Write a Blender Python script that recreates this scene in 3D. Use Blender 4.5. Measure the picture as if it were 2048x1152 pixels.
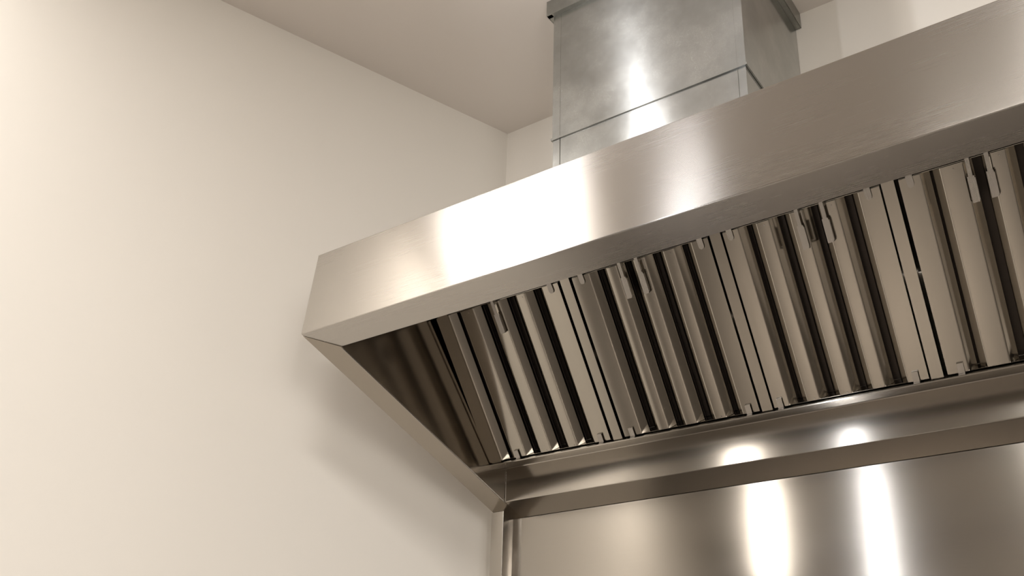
import bpy, bmesh, math
from mathutils import Vector, Matrix

for o in list(bpy.data.objects):
    bpy.data.objects.remove(o)
scene = bpy.context.scene
COL = scene.collection

# ------------------------------------------------------------------ camera
cam_data = bpy.data.cameras.new('camera')
cam_data.sensor_width = 36.0
cam_data.lens = 36.0 * 1973.426 / 2048.0
cam_data.shift_x = -0.0011
cam_data.shift_y = 0.08015
cam_data.clip_start = 0.02
cam = bpy.data.objects.new('camera', cam_data)
COL.objects.link(cam)
right = Vector((0.81699, 0.57604, 0.02749))
up = Vector((0.2048, -0.33450, 0.91988))
fwd = Vector((-0.5390, 0.7459, 0.3912)).normalized()
right = (right - fwd * right.dot(fwd)).normalized()
up = right.cross(fwd)
cam.matrix_world = Matrix(((right.x, up.x, -fwd.x, 0), (right.y, up.y, -fwd.y, 0), (right.z, up.z, -fwd.z, 0), (0, 0, 0, 1)))
scene.camera = cam

# ------------------------------------------------------------------ world and colour
world = bpy.data.worlds.new('world')
scene.world = world
world.use_nodes = True
world.node_tree.nodes['Background'].inputs[0].default_value = (1.0, 0.93, 0.84, 1)
world.node_tree.nodes['Background'].inputs[1].default_value = 0.02
scene.view_settings.view_transform = 'Standard'
scene.view_settings.look = 'None'
scene.view_settings.gamma = 1.0
scene.view_settings.use_curve_mapping = False
scene.view_settings.exposure = 0.30

CEIL = 2.767
FLOOR = -1.10

# ------------------------------------------------------------------ unseen lamps placed from their reflections, and added fill lights
def unseen_downlight(x, y, watt, size, col=(1.0, 0.86, 0.70), spread=150):
    d = bpy.data.lights.new('unseen_downlight', 'AREA')
    d.shape = 'DISK'
    d.size = size
    d.energy = watt
    d.color = col
    d.spread = math.radians(spread)
    o = bpy.data.objects.new('unseen_downlight', d)
    o.location = (x, y, CEIL - 0.012)
    COL.objects.link(o)
    return o
WARM = (1.0, 0.93, 0.85)
COOL = (0.95, 0.96, 1.0)
SOFT = (1.0, 0.96, 0.915)
def unseen_strip(x, y, width, z0, z1, watt, col, aim=(-0.9, 2.4)):
    """unseen upright strip light turned towards the hood, mostly placed from reflected streaks"""
    d = bpy.data.lights.new('unseen_strip_light', 'AREA')
    d.shape = 'RECTANGLE'; d.size = width; d.size_y = z1 - z0
    d.energy = watt; d.color = col; d.spread = math.radians(110)
    o = bpy.data.objects.new('unseen_strip_light', d)
    o.location = (x, y, (z0 + z1) / 2)
    dr = Vector((aim[0] - x, aim[1] - y, 0)).normalized()
    o.rotation_euler = dr.to_track_quat('-Z', 'Y').to_euler()
    COL.objects.link(o)
unseen_strip(-1.93, 0.78, 0.14, 1.05, 2.72, 2.8, WARM)
unseen_strip(-1.42, 0.50, 0.045, -0.2, 2.72, 2.7, COOL)
unseen_strip(-1.74, 1.25, 0.06, 2.15, 2.72, 2.6, COOL)
unseen_downlight(-1.30, 1.10, 20.0, 0.12, WARM, 42)  # added spot, brightens the floor that the baffle folds reflect
unseen_downlight(0.35, 1.10, 4.0, 0.12, WARM, 42)  # second added floor spot, weaker, for the filters further right
unseen_strip(1.30, -0.90, 0.20, -0.9, 1.9, 7.0, SOFT)  # added without a known source, to brighten the baffle fold edges
unseen_downlight(-1.35, -0.90, 2.5, 0.12, WARM, 120)
# broad fill lights added at ceiling height behind the camera, no known fixtures
def added_ceiling_fill(x, y, sx, sy, watt, col=SOFT):
    d = bpy.data.lights.new('added_ceiling_fill_light', 'AREA')
    d.shape = 'RECTANGLE'; d.size = sx; d.size_y = sy
    d.energy = watt; d.color = col
    o = bpy.data.objects.new('added_ceiling_fill_light', d)
    o.location = (x, y, CEIL - 0.012)
    COL.objects.link(o)
added_ceiling_fill(-0.45, -3.3, 1.0, 1.0, 45)
added_ceiling_fill(0.40, -1.2, 1.0, 1.0, 125)
added_ceiling_fill(-2.86, -0.35, 0.22, 1.5, 52)
# large fill light added at the right wall, where no window is known
d = bpy.data.lights.new('added_side_fill', 'AREA')
d.shape = 'RECTANGLE'; d.size = 1.8; d.size_y = 2.4; d.energy = 75; d.color = (1.0, 0.965, 0.92)
o = bpy.data.objects.new('added_side_fill', d)
o.location = (4.18, -2.6, 0.65); o.rotation_euler = (0, math.radians(90), 0)
COL.objects.link(o)

# ------------------------------------------------------------------ materials
def new_mat(name):
    m = bpy.data.materials.new(name)
    m.use_nodes = True
    nt = m.node_tree
    b = nt.nodes['Principled BSDF']
    return m, nt, b

def paint(name, col, bump=0.02):
    m, nt, b = new_mat(name)
    tc = nt.nodes.new('ShaderNodeTexCoord')
    n = nt.nodes.new('ShaderNodeTexNoise'); n.inputs['Scale'].default_value = 1.3; n.inputs['Detail'].default_value = 3
    n2 = nt.nodes.new('ShaderNodeTexNoise'); n2.inputs['Scale'].default_value = 220; n2.inputs['Detail'].default_value = 2
    nt.links.new(tc.outputs['Object'], n.inputs['Vector']); nt.links.new(tc.outputs['Object'], n2.inputs['Vector'])
    mx = nt.nodes.new('ShaderNodeMix'); mx.data_type = 'RGBA'
    mx.inputs[6].default_value = (*[c * 0.975 for c in col], 1); mx.inputs[7].default_value = (*col, 1)
    nt.links.new(n.outputs['Fac'], mx.inputs[0]); nt.links.new(mx.outputs[2], b.inputs['Base Color'])
    bp = nt.nodes.new('ShaderNodeBump'); bp.inputs['Strength'].default_value = bump; bp.inputs['Distance'].default_value = 0.002
    nt.links.new(n2.outputs['Fac'], bp.inputs['Height']); nt.links.new(bp.outputs['Normal'], b.inputs['Normal'])
    b.inputs['Roughness'].default_value = 0.75
    b.inputs['Specular IOR Level'].default_value = 0.25
    return m

def steel(name, col, rough, aniso, scratch=0.05, bump=0.002):
    """brushed steel; the grain runs along the U axis of the UV map, given in metres"""
    m, nt, b = new_mat(name)
    b.inputs['Metallic'].default_value = 1.0
    b.inputs['Anisotropic'].default_value = aniso
    b.inputs['Anisotropic Rotation'].default_value = 0.25
    tg = nt.nodes.new('ShaderNodeTangent'); tg.direction_type = 'UV_MAP'; tg.uv_map = 'grain'
    nt.links.new(tg.outputs['Tangent'], b.inputs['Tangent'])
    uv = nt.nodes.new('ShaderNodeUVMap'); uv.uv_map = 'grain'
    mp = nt.nodes.new('ShaderNodeMapping'); mp.inputs['Scale'].default_value = (6.0, 700.0, 1.0)
    nt.links.new(uv.outputs['UV'], mp.inputs['Vector'])
    n = nt.nodes.new('ShaderNodeTexNoise'); n.inputs['Scale'].default_value = 1.0; n.inputs['Detail'].default_value = 4
    nt.links.new(mp.outputs['Vector'], n.inputs['Vector'])
    mp2 = nt.nodes.new('ShaderNodeMapping'); mp2.inputs['Scale'].default_value = (2.2, 9.0, 1.0)
    nt.links.new(uv.outputs['UV'], mp2.inputs['Vector'])
    n2 = nt.nodes.new('ShaderNodeTexNoise'); n2.inputs['Scale'].default_value = 1.0; n2.inputs['Detail'].default_value = 3
    nt.links.new(mp2.outputs['Vector'], n2.inputs['Vector'])
    add = nt.nodes.new('ShaderNodeMath'); add.operation = 'ADD'
    nt.links.new(n.outputs['Fac'], add.inputs[0]); nt.links.new(n2.outputs['Fac'], add.inputs[1])
    mr = nt.nodes.new('ShaderNodeMapRange')
    mr.inputs[1].default_value = 0.6; mr.inputs[2].default_value = 1.4
    mr.inputs[3].default_value = rough - scratch * 0.2; mr.inputs[4].default_value = rough + scratch * 0.2
    nt.links.new(add.outputs[0], mr.inputs[0]); nt.links.new(mr.outputs[0], b.inputs['Roughness'])
    mx = nt.nodes.new('ShaderNodeMix'); mx.data_type = 'RGBA'
    mx.inputs[6].default_value = (*[c * 0.95 for c in col], 1); mx.inputs[7].default_value = (*[min(1, c * 1.05) for c in col], 1)
    nt.links.new(n.outputs['Fac'], mx.inputs[0]); nt.links.new(mx.outputs[2], b.inputs['Base Color'])
    bp = nt.nodes.new('ShaderNodeBump'); bp.inputs['Strength'].default_value = bump; bp.inputs['Distance'].default_value = 0.0005
    nt.links.new(n.outputs['Fac'], bp.inputs['Height']); nt.links.new(bp.outputs['Normal'], b.inputs['Normal'])
    return m

def galvanised(name, col, rough, aniso):
    m, nt, b = new_mat(name)
    b.inputs['Metallic'].default_value = 1.0
    b.inputs['Anisotropic'].default_value = aniso
    b.inputs['Anisotropic Rotation'].default_value = 0.25
    tg = nt.nodes.new('ShaderNodeTangent'); tg.direction_type = 'UV_MAP'; tg.uv_map = 'grain'
    nt.links.new(tg.outputs['Tangent'], b.inputs['Tangent'])
    tc = nt.nodes.new('ShaderNodeTexCoord')
    vo = nt.nodes.new('ShaderNodeTexVoronoi'); vo.inputs['Scale'].default_value = 26
    nz = nt.nodes.new('ShaderNodeTexNoise'); nz.inputs['Scale'].default_value = 5; nz.inputs['Detail'].default_value = 8; nz.inputs['Roughness'].default_value = 0.65
    wv = nt.nodes.new('ShaderNodeTexNoise'); wv.inputs['Scale'].default_value = 38; wv.inputs['Detail'].default_value = 5; wv.inputs['Distortion'].default_value = 4.0
    for q in (vo, nz, wv):
        nt.links.new(tc.outputs['Object'], q.inputs['Vector'])
    # thin pale scratches where the warped noise crosses its mean
    sub = nt.nodes.new('ShaderNodeMath'); sub.operation = 'SUBTRACT'; sub.inputs[1].default_value = 0.5
    nt.links.new(wv.outputs['Fac'], sub.inputs[0])
    ab = nt.nodes.new('ShaderNodeMath'); ab.operation = 'ABSOLUTE'; nt.links.new(sub.outputs[0], ab.inputs[0])
    sc = nt.nodes.new('ShaderNodeMapRange'); sc.inputs[1].default_value = 0.0; sc.inputs[2].default_value = 0.010; sc.inputs[3].default_value = 1.0; sc.inputs[4].default_value = 0.0
    nt.links.new(ab.outputs[0], sc.inputs[0])
    gate = nt.nodes.new('ShaderNodeMapRange'); gate.inputs[1].default_value = 0.46; gate.inputs[2].default_value = 0.56
    nt.links.new(nz.outputs['Fac'], gate.inputs[0])
    ml = nt.nodes.new('ShaderNodeMath'); ml.operation = 'MULTIPLY'
    nt.links.new(sc.outputs[0], ml.inputs[0]); nt.links.new(gate.outputs[0], ml.inputs[1])
    m1 = nt.nodes.new('ShaderNodeMix'); m1.data_type = 'RGBA'
    m1.inputs[6].default_value = (*[c * 0.84 for c in col], 1); m1.inputs[7].default_value = (*[min(1, c * 1.07) for c in col], 1)
    cr = nt.nodes.new('ShaderNodeMapRange'); cr.inputs[1].default_value = 0.36; cr.inputs[2].default_value = 0.64
    nt.links.new(nz.outputs['Fac'], cr.inputs[0]); nt.links.new(cr.outputs[0], m1.inputs[0])
    m2 = nt.nodes.new('ShaderNodeMix'); m2.data_type = 'RGBA'; m2.inputs[7].default_value = (0.86, 0.87, 0.86, 1)
    nt.links.new(m1.outputs[2], m2.inputs[6])
    half = nt.nodes.new('ShaderNodeMath'); half.operation = 'MULTIPLY'; half.inputs[1].default_value = 0.6
    nt.links.new(ml.outputs[0], half.inputs[0]); nt.links.new(half.outputs[0], m2.inputs[0])
    nt.links.new(m2.outputs[2], b.inputs['Base Color'])
    mr = nt.nodes.new('ShaderNodeMapRange'); mr.inputs[3].default_value = rough - 0.02; mr.inputs[4].default_value = rough + 0.03
    av = nt.nodes.new('ShaderNodeMath'); av.operation = 'ADD'
    h2 = nt.nodes.new('ShaderNodeMath'); h2.operation = 'MULTIPLY'; h2.inputs[1].default_value = 0.25
    nt.links.new(vo.outputs['Color'], h2.inputs[0])
    nt.links.new(nz.outputs['Fac'], av.inputs[0]); nt.links.new(h2.outputs[0], av.inputs[1])
    nt.links.new(av.outputs[0], mr.inputs[0]); nt.links.new(mr.outputs[0], b.inputs['Roughness'])
    bp = nt.nodes.new('ShaderNodeBump'); bp.inputs['Strength'].default_value = 0.03; bp.inputs['Distance'].default_value = 0.001
    nt.links.new(nz.outputs['Fac'], bp.inputs['Height']); nt.links.new(bp.outputs['Normal'], b.inputs['Normal'])
    return m

WALL = paint('cream_wall_paint', (0.87, 0.83, 0.765))
CEILM = paint('ceiling_paint', (0.78, 0.725, 0.675))
FLOORM = paint('floor_tile', (0.155, 0.14, 0.125))
FARW = paint('far_wall_paint', (0.36, 0.33, 0.29))
SIDEW = paint('side_wall_paint', (0.55, 0.51, 0.46))
STEEL = steel('brushed_steel', (0.49, 0.463, 0.43), 0.27, 0.98)
PANEL = steel('brushed_steel_panel', (0.45, 0.42, 0.38), 0.15, 0.5)
INNER = steel('polished_inner_steel', (0.54, 0.49, 0.43), 0.14, 0.5)
ENDM = steel('end_panel_steel', (0.38, 0.34, 0.29), 0.14, 0.5)
BAFFLE = steel('baffle_steel', (0.42, 0.388, 0.34), 0.13, 0.3, scratch=0.04)
DARK = steel('slot_shade_steel', (0.05, 0.042, 0.036), 0.4, 0.2)  # near-black base colour paints in the shade behind the filter slots
GALV = galvanised('galvanised_steel', (0.44, 0.445, 0.43), 0.20, 0.95)
GALV2 = galvanised('galvanised_trim_steel', (0.34, 0.34, 0.315), 0.36, 0.3)

# ------------------------------------------------------------------ mesh helpers
class MB:
    """collects polygons, each with the direction of its brushed grain"""
    def __init__(self):
        self.v = []; self.f = []; self.g = []
    def poly(self, pts, grain=(1, 0, 0)):
        i = len(self.v)
        self.v += [Vector(p) for p in pts]
        self.f.append(list(range(i, i + len(pts)))); self.g.append(Vector(grain))
    def box(self, lo, hi, grain=(1, 0, 0)):
        x0, y0, z0 = lo; x1, y1, z1 = hi
        P = [Vector((x, y, z)) for x in (x0, x1) for y in (y0, y1) for z in (z0, z1)]
        for q in ((0, 1, 3, 2), (4, 6, 7, 5), (0, 4, 5, 1), (2, 3, 7, 6), (0, 2, 6, 4), (1, 5, 7, 3)):
            self.poly([P[k] for k in q], grain)
    def prism(self, ring0, ring1, grain=(1, 0, 0), caps=True):
        n = len(ring0)
        for k in range(n):
            a, b_ = ring0[k], ring0[(k + 1) % n]
            c, d = ring1[(k + 1) % n], ring1[k]
            self.poly([a, b_, c, d], grain)
        if caps:
            self.poly(list(reversed(ring0)), grain); self.poly(ring1, grain)
    def build(self, name, mat, parent=None, smooth=40):
        bm = bmesh.new()
        lay = bm.loops.layers.uv.new('grain')
        vs = [bm.verts.new(p) for p in self.v]
        for f, g in zip(self.f, self.g):
            try:
                face = bm.faces.new([vs[k] for k in f])
            except ValueError:
                continue
            face.normal_update()
            nrm = face.normal
            t = g - nrm * g.dot(nrm)
            if t.length < 1e-3:
                t = nrm.orthogonal()
            t.normalize(); w = nrm.cross(t)
            for lp in face.loops:
                lp[lay].uv = (lp.vert.co.dot(t), lp.vert.co.dot(w))
        bmesh.ops.remove_doubles(bm, verts=bm.verts, dist=1e-5)
        bmesh.ops.recalc_face_normals(bm, faces=bm.faces)
        me = bpy.data.meshes.new(name)
        bm.to_mesh(me); bm.free()
        if smooth:
            me.shade_smooth(); me.set_sharp_from_angle(angle=math.radians(smooth))
        me.materials.append(mat)
        o = bpy.data.objects.new(name, me)
        COL.objects.link(o)
        if parent is not None:
            o.parent = parent
        return o

def fillet(pts, r, seg=4, skip=()):
    """round the corners of a closed 2-D outline"""
    out = []
    n = len(pts)
    for i in range(n):
        p = Vector(pts[i]); a = Vector(pts[i - 1]); c = Vector(pts[(i + 1) % n])
        d1 = a - p; d2 = c - p
        if i in skip or d1.length < 2.2 * r or d2.length < 2.2 * r:
            out.append(tuple(p)); continue
        d1.normalize(); d2.normalize()
        ang = math.acos(max(-1, min(1, d1.dot(d2))))
        if ang > 2.9:
            out.append(tuple(p)); continue
        t = r / math.tan(ang / 2)
        t = min(t, 0.45 * min((a - p).length, (c - p).length))
        s = p + d1 * t; e = p + d2 * t
        for k in range(seg + 1):
            w = k / seg
            out.append(tuple(s * (1 - w) ** 2 + p * 2 * w * (1 - w) + e * w ** 2))
    return out

def empty(name, loc, label, cat, group=None):
    o = bpy.data.objects.new(name, None)
    o.empty_display_size = 0.1
    o.location = loc
    COL.objects.link(o)
    o['label'] = label; o['category'] = cat
    if group:
        o['group'] = group
    return o

def keep_world(parts, root):
    """parts were built in world coordinates; give them their thing as parent"""
    for p in parts:
        p.parent = root
        p.matrix_parent_inverse = Matrix.Translation(root.location).inverted()

def structure(mb, name, mat):
    o = mb.build(name, mat, smooth=0)
    o['kind'] = 'structure'
    return o

# ------------------------------------------------------------------ the room
YB = 3.0                                    # back wall
CX = -2.2396                                # corner of the two walls
SK = 0.34                                   # the left wall runs outwards towards the viewer
YF = -5.2
XR = 4.2
XL = CX - SK * (YB - YF)
th = 0.12
m = MB(); m.box((CX - 0.4, YB, FLOOR - th), (XR + th, YB + th, CEIL + th)); structure(m, 'wall_back', WALL)
m = MB()
r0 = [(CX, YB, FLOOR - th), (XL, YF, FLOOR - th), (XL - th, YF, FLOOR - th), (CX - th, YB, FLOOR - th)]
m.prism([Vector(p) for p in r0], [Vector((p[0], p[1], CEIL + th)) for p in r0]); structure(m, 'wall_left', WALL)
m = MB(); m.box((XR, YF, FLOOR - th), (XR + th, YB, CEIL + th)); structure(m, 'wall_right', SIDEW)
m = MB(); m.box((XL - th, YF - th, FLOOR - th), (XR + th, YF, CEIL + th)); structure(m, 'wall_front', FARW)
m = MB(); m.box((XL - th, YF - th, CEIL), (XR + th, YB + th, CEIL + th)); structure(m, 'ceiling', CEILM)
m = MB(); m.box((XL - th, YF - th, FLOOR - th), (XR + th, YB + th, FLOOR)); structure(m, 'floor', FLOORM)

# ------------------------------------------------------------------ the exhaust hood
HX0 = -2.140            # outer face of the left end
HXI = -2.052            # inner face of the left end panel
NF = 5                  # filters in the hood
DIV = [-1.515, -0.9965, -0.505, 0.010]      # centres of the flat strips between the filters
HXIR = 0.545            # inner face of the right end panel
HX1 = HXIR + 0.088
SL = -0.3193            # slope of the hood's lower rim towards the wall
def rim(y):
    return 1.2678 + SL * (y - 1.8465)
hood = empty('exhaust_hood', (-0.75, 2.99, 1.56), 'long brushed stainless steel exhaust hood on the back wall, with a sloping underside', 'exhaust hood')
parts = []

def yz_prism(mb, outline, x0, x1, r=0.0, grain=(1, 0, 0), skip=()):
    pts = fillet(outline, r, skip=skip) if r else outline
    mb.prism([Vector((x0, a, b)) for a, b in pts], [Vector((x1, a, b)) for a, b in pts], grain)

T = (1.8784, 1.5604); B = (1.8465, 1.2678); RI = (1.932, rim(1.932))
# front band with its lower return flange and its top flange: a folded sheet
m = MB()
yz_prism(m, [(1.93, T[1]), T, B, (RI[0] + 0.004, RI[1]), (RI[0] + 0.004, RI[1] + 0.014), (RI[0], RI[1] + 0.014), (RI[0] - 0.001, RI[1] + 0.003),
             (B[0] + 0.005, B[1] + 0.004), (T[0] + 0.005, T[1] - 0.004), (1.93, T[1] - 0.004)], HX0, HX1, r=0.0042, skip=(0, 3, 4, 5, 6, 8, 9))
parts.append(m.build('front_band', STEEL))
# ends: a box section, closed below by a flat lip
def end_panel(xo, xi, name):
    lo, hi = min(xo, xi), max(xo, xi)
    mm = MB()
    y0, y1 = 1.852, 2.99
    def zr(y): return rim(y) - 0.0012
    # the outer skin, lip and inner skin as one closed section swept down the slope
    pts = [(y0, zr(y0) + 0.001), (y1, zr(y1)), (y1, 1.556), (1.884, 1.556)]
    # front end of the lip is mitred against the band's return flange
    def yb(x):
        w = (x - xo) / (xi - xo)
        return 1.8545 + w * (RI[0] - 1.8545 + 0.004)
    A = [Vector((lo, yb(lo), zr(yb(lo)))), Vector((hi, yb(hi), zr(yb(hi)))), Vector((hi, y1, zr(y1))), Vector((lo, y1, zr(y1)))]
    Tp = [Vector((lo, max(1.886, yb(lo)), 1.555)), Vector((hi, max(1.886, yb(hi)), 1.555)), Vector((hi, y1, 1.555)), Vector((lo, y1, 1.555))]
    g = (0, 1, SL)
    bot = [A[0], A[1], A[2], A[3]]
    mm.poly(bot, g); mm.poly(Tp, g)
    for k in range(4):
        mm.poly([A[k], A[(k + 1) % 4], Tp[(k + 1) % 4], Tp[k]], g)
    o = mm.build(name, ENDM, smooth=0)
    return o
parts.append(end_panel(HX0, HXI, 'end_panel'))
parts.append(end_panel(HX1, HXIR, 'end_panel'))
# thin rim bead along the inner edge of each end lip
for xi, s in ((HXI, 1), (HXIR, -1)):
    m = MB()
    ya, yb_ = 1.937, 2.811
    za, zb = rim(ya), rim(yb_)
    ring = lambda y, z: [Vector((xi - s * 0.0005 + 0.0026 * math.cos(q * math.pi / 6), y, z - 0.0016 + 0.0026 * math.sin(q * math.pi / 6))) for q in range(12)]
    m.prism(ring(ya, za), ring(yb_, zb), (0, 1, SL))
    parts.append(m.build('rim_bead', STEEL, smooth=60))
# roof of the hood
m = MB(); m.box((HX0, 1.884, 1.5555), (HX1, 2.99, 1.5600)); parts.append(m.build('roof_panel', STEEL, smooth=0))
# rear box under the filters: gutter ledge, underside of the ledge, front face, bottom flange
N = Vector((0, -0.7541, -0.6568))           # normal of the filter plane, towards the room
Uv = Vector((0, 0.6568, -0.7541))           # down the filter plane
LIP = Vector((0, 2.7122, 1.0710))           # lip of the ledge, on the filter plane
back = LIP - N * 0.070
YFc = 2.812; YS = 2.920
m = MB()
yz_prism(m, [(LIP.y, LIP.z), (LIP.y + 0.001, LIP.z - 0.0035), (YFc - 0.002, 1.0855), (YFc, 1.0835), (YFc, rim(YFc)), (YS, rim(YS)), (2.9895, rim(2.9895)), (2.9895, back.z + 0.01), (back.y, back.z), (back.y, back.z)][:9],
         HXI, HXIR, r=0.0035, skip=(0, 1, 2, 3, 5, 6, 7, 8))
box_o = m.build('rear_box', PANEL); parts.append(box_o)
# welded drop at the left joint, seen as a short upright seam
m = MB(); m.box((HXI + 0.0005, YFc - 0.0016, rim(YFc) + 0.002), (HXI + 0.0026, YFc + 0.001, 1.083)); parts.append(m.build('corner_weld', STEEL, smooth=0))

# local frame of the filter bank: x right, y up the slope, z towards the room
ROT = Matrix(((1, 0, 0), (0, -Uv.y, N.y), (0, -Uv.z, N.z)))
def P(x, y, z):
    return Vector((x, 0, 0)) + LIP + (-Uv) * y + N * z
SH = 0.034                                  # the filters stand a little out of square
def X(x, y):
    return x + SH * (y - 0.318)
DLT = -0.016
def lbox(mb, x0, x1, y0, y1, z0, z1, grain=None, world_=True, bev=0.0):
    f = P if world_ else (lambda a, b, c: Vector((a, b, c)))
    g = grain or ((-Uv) if world_ else Vector((0, 1, 0)))
    r0 = [f(X(x0, y0), y0, z0), f(X(x1, y0), y0, z0), f(X(x1, y0), y0, z1), f(X(x0, y0), y0, z1)]
    r1 = [f(X(x0, y1), y1, z0), f(X(x1, y1), y1, z0), f(X(x1, y1), y1, z1), f(X(x0, y1), y1, z1)]
    mb.prism(r0, r1, g)
# flat strips between the filters
strips = [(-2.034, -1.994)] + [(d - 0.0165, d + 0.0165) for d in DIV] + [(HXIR - 0.058, HXIR - 0.018)]
for a, b_ in strips:
    m = MB(); lbox(m, a, b_, 0.0015, 0.640, -0.0115, -0.0085)
    for (c, d) in ((a, a + 0.003), (b_ - 0.003, b_)):
        lbox(m, c, d, 0.0015, 0.640, -0.030, -0.0105)
    parts.append(m.build('divider_strip', BAFFLE, smooth=0))
# top rail the filters hang from
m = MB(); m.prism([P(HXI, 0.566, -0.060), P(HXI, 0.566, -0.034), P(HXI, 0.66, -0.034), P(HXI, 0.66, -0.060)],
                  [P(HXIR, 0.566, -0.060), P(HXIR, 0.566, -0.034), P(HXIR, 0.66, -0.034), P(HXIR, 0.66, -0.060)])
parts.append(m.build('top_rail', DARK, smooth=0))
# small spring clips on the ledge and under the rail
def clip(x, low):
    mm = MB()
    w = 0.0085
    if low:
        lbox(mm, x - w, x + w, 0.001, 0.0335, -0.0075, -0.0055)
        lbox(mm, x - w, x + w, 0.0315, 0.0335, -0.0135, -0.0075)
        lbox(mm, x - w, x + w, 0.001, 0.003, -0.0075, 0.0005)
    else:
        # a rounded tongue hanging over the top of the filter
        pts = [(-w, 0.600), (-w, 0.542), (-w * 0.75, 0.5365), (-w * 0.35, 0.534), (w * 0.35, 0.534), (w * 0.75, 0.5365), (w, 0.542), (w, 0.600)]
        mm.prism([P(X(x, 0.55) + a, b, -0.0105) for a, b in pts], [P(X(x, 0.55) + a, b, -0.008) for a, b in pts], -Uv)
    parts.append(mm.build('filter_clip', STEEL, smooth=30))
for x in (-1.917, -1.577, -1.4585, -1.053, -0.953, -0.560, -0.4415, -0.045, 0.066, 0.470):
    clip(x, True)
for x in (-1.573, -1.4555, -1.046, -0.953, -0.559, -0.450, -0.045, 0.066, 0.470):
    clip(x, False)
keep_world(parts, hood)

# ------------------------------------------------------------------ grease filters
def trap(mb, xa, xb, s, h, t, y0, y1, z0, up=1, left=True, right=True):
    """a folded channel with sloping flanks; its flat face is at z0 and the flanks run back"""
    out = []
    if left: out.append((xa - s, z0 - up * h))
    out += [(xa, z0), (xb, z0)]
    if right: out.append((xb + s, z0 - up * h))
    # small rounding of the fold lines
    rr = 0.003
    pts = []
    for i, p in enumerate(out):
        if 0 < i < len(out) - 1:
            a = Vector(out[i - 1]); q = Vector(p); c = Vector(out[i + 1])
            d1 = (a - q).normalized(); d2 = (c - q).normalized()
            for w in (0, .33, .67, 1):
                pts.append(tuple((q + d1 * rr) * (1 - w) ** 2 + q * 2 * w * (1 - w) + (q + d2 * rr) * w ** 2))
        else:
            pts.append(p)
    back_ = [(a, b - up * t) for a, b in reversed(pts)]
    ring = pts + back_
    nn = len(pts)
    g = Vector((0, 1, 0))
    R0 = [Vector((X(a, y0), y0, b)) for a, b in ring]
    R1 = [Vector((X(a, y1), y1, b)) for a, b in ring]
    mb.prism(R0, R1, g, caps=False)
    m_ = len(ring)
    for k in range(nn - 1):
        for R in (R0, R1):
            mb.poly([R[k], R[k + 1], R[m_ - 2 - k], R[m_ - 1 - k]], g)

S_, H_ = 0.0205, 0.021
Y0, Y1 = 0.0045, 0.561
FZ = -0.013
specs = [
    # left edge, inner edge of the left frame face, ridges, inner edge of the right frame face, right edge
    (-2.046, -1.990, [(-1.938, -1.886), (-1.823, -1.779), (-1.709, -1.672)], -1.606, -1.5445),
    (-1.4900, -1.427, [(-1.365, -1.329), (-1.269, -1.231), (-1.168, -1.132)], -1.076, -1.0220),
    (-0.9750, -0.928, [(-0.873, -0.836), (-0.775, -0.740), (-0.681, -0.646)], -0.584, -0.5275),
    (-0.4780, -0.423, [(-0.375, -0.320), (-0.2570, -0.220), (-0.1600, -0.1240)], -0.069, -0.0130),
    (0.0320, 0.087, [(0.139, 0.176), (0.238, 0.275), (0.336, 0.373)], 0.428, 0.482),
]
handles = [[-1.795], [-1.311, -1.252], [-0.751, -0.681], [-0.307, -0.262], [0.17, 0.27]]
flabels = [
    'leftmost steel baffle filter in the hood, beside the dark inner end panel',
    'steel baffle filter second from the left in the hood, with two handles close together',
    'steel baffle filter third from the left in the hood, below the duct',
    'steel baffle filter fourth from the left in the hood, cut by the right picture edge',
    'steel baffle filter at the right end of the hood, beside its right end panel',
]
def handle_mesh(x):
    mm = MB()
    w = 0.0085; yt, yb = 0.549, 0.452; zf = FZ + 0.017; t = 0.0016
    def bx(x0, x1, y0, y1, z0, z1): lbox(mm, x0, x1, y0, y1, z0, z1, world_=False)
    bx(x - w, x + w, yb, yt - 0.028, zf - t, zf)                # front strap
    bx(x - w * 0.6, x + w * 0.6, yt - 0.028, yt + 0.022, zf - t, zf)    # narrow neck
    bx(x - w, x + w, yb, yb + t, FZ - 0.001, zf - t)            # lower leg
    bx(x + w, x + w + t, yb + 0.004, yt - 0.034, zf - 0.011, zf)      # side flange
    bx(x - w * 0.6, x + w * 0.6, yt + 0.004, yt + 0.022, FZ - 0.004, zf - t)
    return mm
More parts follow.
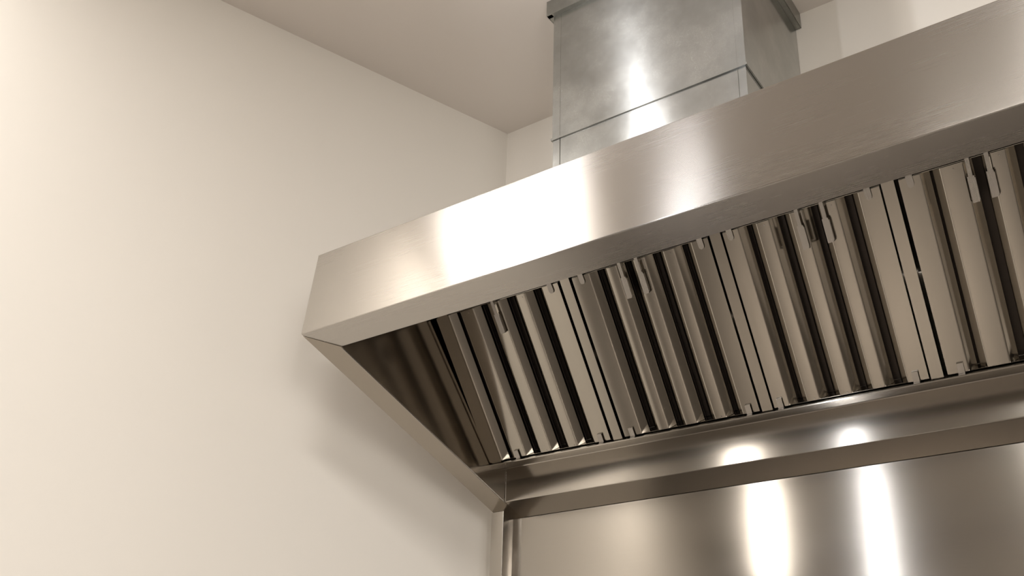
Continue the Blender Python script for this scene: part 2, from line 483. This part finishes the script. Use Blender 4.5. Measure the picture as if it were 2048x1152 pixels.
for i, (xa, fa, ridges, fb, xb) in enumerate(specs):
    root = empty('grease_filter', LIP + Vector(((xa + xb) / 2, 0, 0)), flabels[i], 'grease filter', 'baffle filters in the hood')
    root.rotation_euler = ROT.to_euler()
    cx = (xa + xb) / 2
    objs = []; bobs = []
    # outer frame: side members with a wide face each, top and bottom channels
    m = MB()
    def side(x0, x1, inner_right):
        trap(m, x0, x1, S_, H_, 0.0012, Y0, Y1, FZ, left=not inner_right, right=inner_right)
        xe = x0 if inner_right else x1
        lbox(m, min(xe, xe + (0.0012 if inner_right else -0.0012)), max(xe, xe + (0.0012 if inner_right else -0.0012)), Y0, Y1, FZ - 0.050, FZ - 0.0003, world_=False)
    side(xa, fa, True); side(fb, xb, False)
    for (ya, yb2) in ((Y0 - 0.0015, Y0), (Y1, Y1 + 0.0015)):
        lbox(m, xa, xb, ya, yb2, FZ - 0.052, FZ - 0.006, world_=False, grain=Vector((1, 0, 0)))
    lbox(m, xa, xb, Y0 - 0.0015, Y1 + 0.0015, FZ - 0.0535, FZ - 0.052, world_=False) if False else None
    objs.append(m.build('frame', BAFFLE, smooth=35))
    for (a, b_) in ridges:
        m = MB(); trap(m, a, b_, S_, H_, 0.0012, Y0 + 0.001, Y1 - 0.001, FZ)
        o = m.build('baffle', BAFFLE, smooth=35); objs.append(o); bobs.append(o)
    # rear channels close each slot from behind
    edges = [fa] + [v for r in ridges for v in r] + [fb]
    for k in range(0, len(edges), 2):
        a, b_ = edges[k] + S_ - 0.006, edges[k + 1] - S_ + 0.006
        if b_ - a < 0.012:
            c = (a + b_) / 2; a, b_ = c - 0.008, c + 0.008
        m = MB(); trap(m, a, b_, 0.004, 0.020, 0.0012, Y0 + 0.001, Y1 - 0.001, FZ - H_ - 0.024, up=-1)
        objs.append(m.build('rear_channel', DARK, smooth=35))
    for x in handles[i]:
        objs.append(handle_mesh(x).build('handle', STEEL, smooth=35))
    # rivets at both ends of every ridge
    for bo, (a, b_) in zip(bobs, ridges):
        for yy in (Y0 + 0.006, Y1 - 0.012):
            mm = MB(); c = (a + b_) / 2 + 0.004
            ring = lambda rr, z: [Vector((X(c, yy) + rr * math.cos(q * math.pi / 4), yy + rr * math.sin(q * math.pi / 4), z)) for q in range(8)]
            mm.prism(ring(0.0026, FZ - 0.001), ring(0.0020, FZ + 0.0012))
            mm.build('rivet', STEEL, parent=bo, smooth=60)
    for o in objs:
        o.parent = root
        o.matrix_parent_inverse = Matrix.Translation((-cx, 0, 0))

# ------------------------------------------------------------------ steel wall panel under the hood with its upright side trim
splash = empty('backsplash', (-0.75, 2.97, FLOOR), 'large brushed steel wall panel below the hood, with an upright trim on its left', 'backsplash')
parts = []
m = MB(); yz_prism(m, [(YS, FLOOR), (YS, rim(YS) - 0.0016), (2.9985, rim(2.9985) - 0.0016), (2.9985, FLOOR)], -2.088, HX1); parts.append(m.build('panel', PANEL, smooth=0))
m = MB()
c0 = [(-2.146, 2.861), (-2.0915, 2.861), (-2.0885, 2.9195), (-2.0885, 2.998), (-2.146, 2.998)]
c0 = fillet(c0, 0.003, skip=(0, 2, 3, 4))
m.prism([Vector((a, b, FLOOR)) for a, b in c0], [Vector((a, b, rim(b) - 0.0018)) for a, b in c0], (1, 0, 0))
parts.append(m.build('side_trim', PANEL))
keep_world(parts, splash)

# ------------------------------------------------------------------ galvanised duct
duct = empty('exhaust_duct', (-1.2485, 2.72, 1.56), 'rectangular galvanised steel duct rising from the hood to the ceiling', 'duct')
DX0, DX1, DY0, DY1 = -1.614, -0.883, 2.43, 2.9975
parts = []
m = MB(); m.box((DX0 + 0.002, DY0 + 0.002, 1.5603), (DX1 - 0.002, DY1, 2.1345)); parts.append(m.build('lower_section', GALV, smooth=0))
m = MB(); m.box((DX0, DY0, 2.1355), (DX1, DY1, CEIL - 0.001)); parts.append(m.build('upper_section', GALV, smooth=0))
m = MB()
z0, z1 = 2.1295, 2.1385
m.box((DX0 - 0.004, DY0 - 0.004, z0), (DX1 + 0.004, DY0 + 0.001, z1))
m.box((DX0 - 0.004, DY0, z0), (DX0 + 0.001, DY1, z1), (0, 1, 0))
m.box((DX1 - 0.001, DY0, z0), (DX1 + 0.004, DY1, z1), (0, 1, 0))
parts.append(m.build('slip_joint', GALV, smooth=0))
for z0, z1 in ((1.5605, 2.129), (2.139, 2.70)):
    for xx in (DX0 + 0.031, DX1 - 0.030):
        m = MB(); m.box((xx, DY0 - 0.0004, z0), (xx + 0.0012, DY0 + 0.003, z1), (0, 0, 1))
        parts.append(m.build('fold_seam', GALV, smooth=0))
# collar round the duct at the ceiling: an angle trim on three sides
m = MB()
cz = 2.697
def angle_front():
    m.box((DX0 - 0.022, 2.412, cz), (DX1 + 0.022, 2.4145, CEIL - 0.0005))
    m.box((DX0 - 0.022, 2.4145, cz), (DX1 + 0.022, DY0 - 0.0002, cz + 0.0025))
def angle_side(xo, xi):
    lo, hi = min(xo, xi), max(xo, xi)
    m.box((xo - 0.00125, 2.4145, cz), (xo + 0.00125, DY1, CEIL - 0.0005), (0, 1, 0))
    m.box((lo, 2.4145, cz), (hi, DY1, cz + 0.0025), (0, 1, 0))
angle_front()
angle_side(DX0 - 0.0208, DX0 - 0.0002); angle_side(DX1 + 0.0208, DX1 + 0.0002)
parts.append(m.build('ceiling_collar', GALV2, smooth=0))
keep_world(parts, duct)
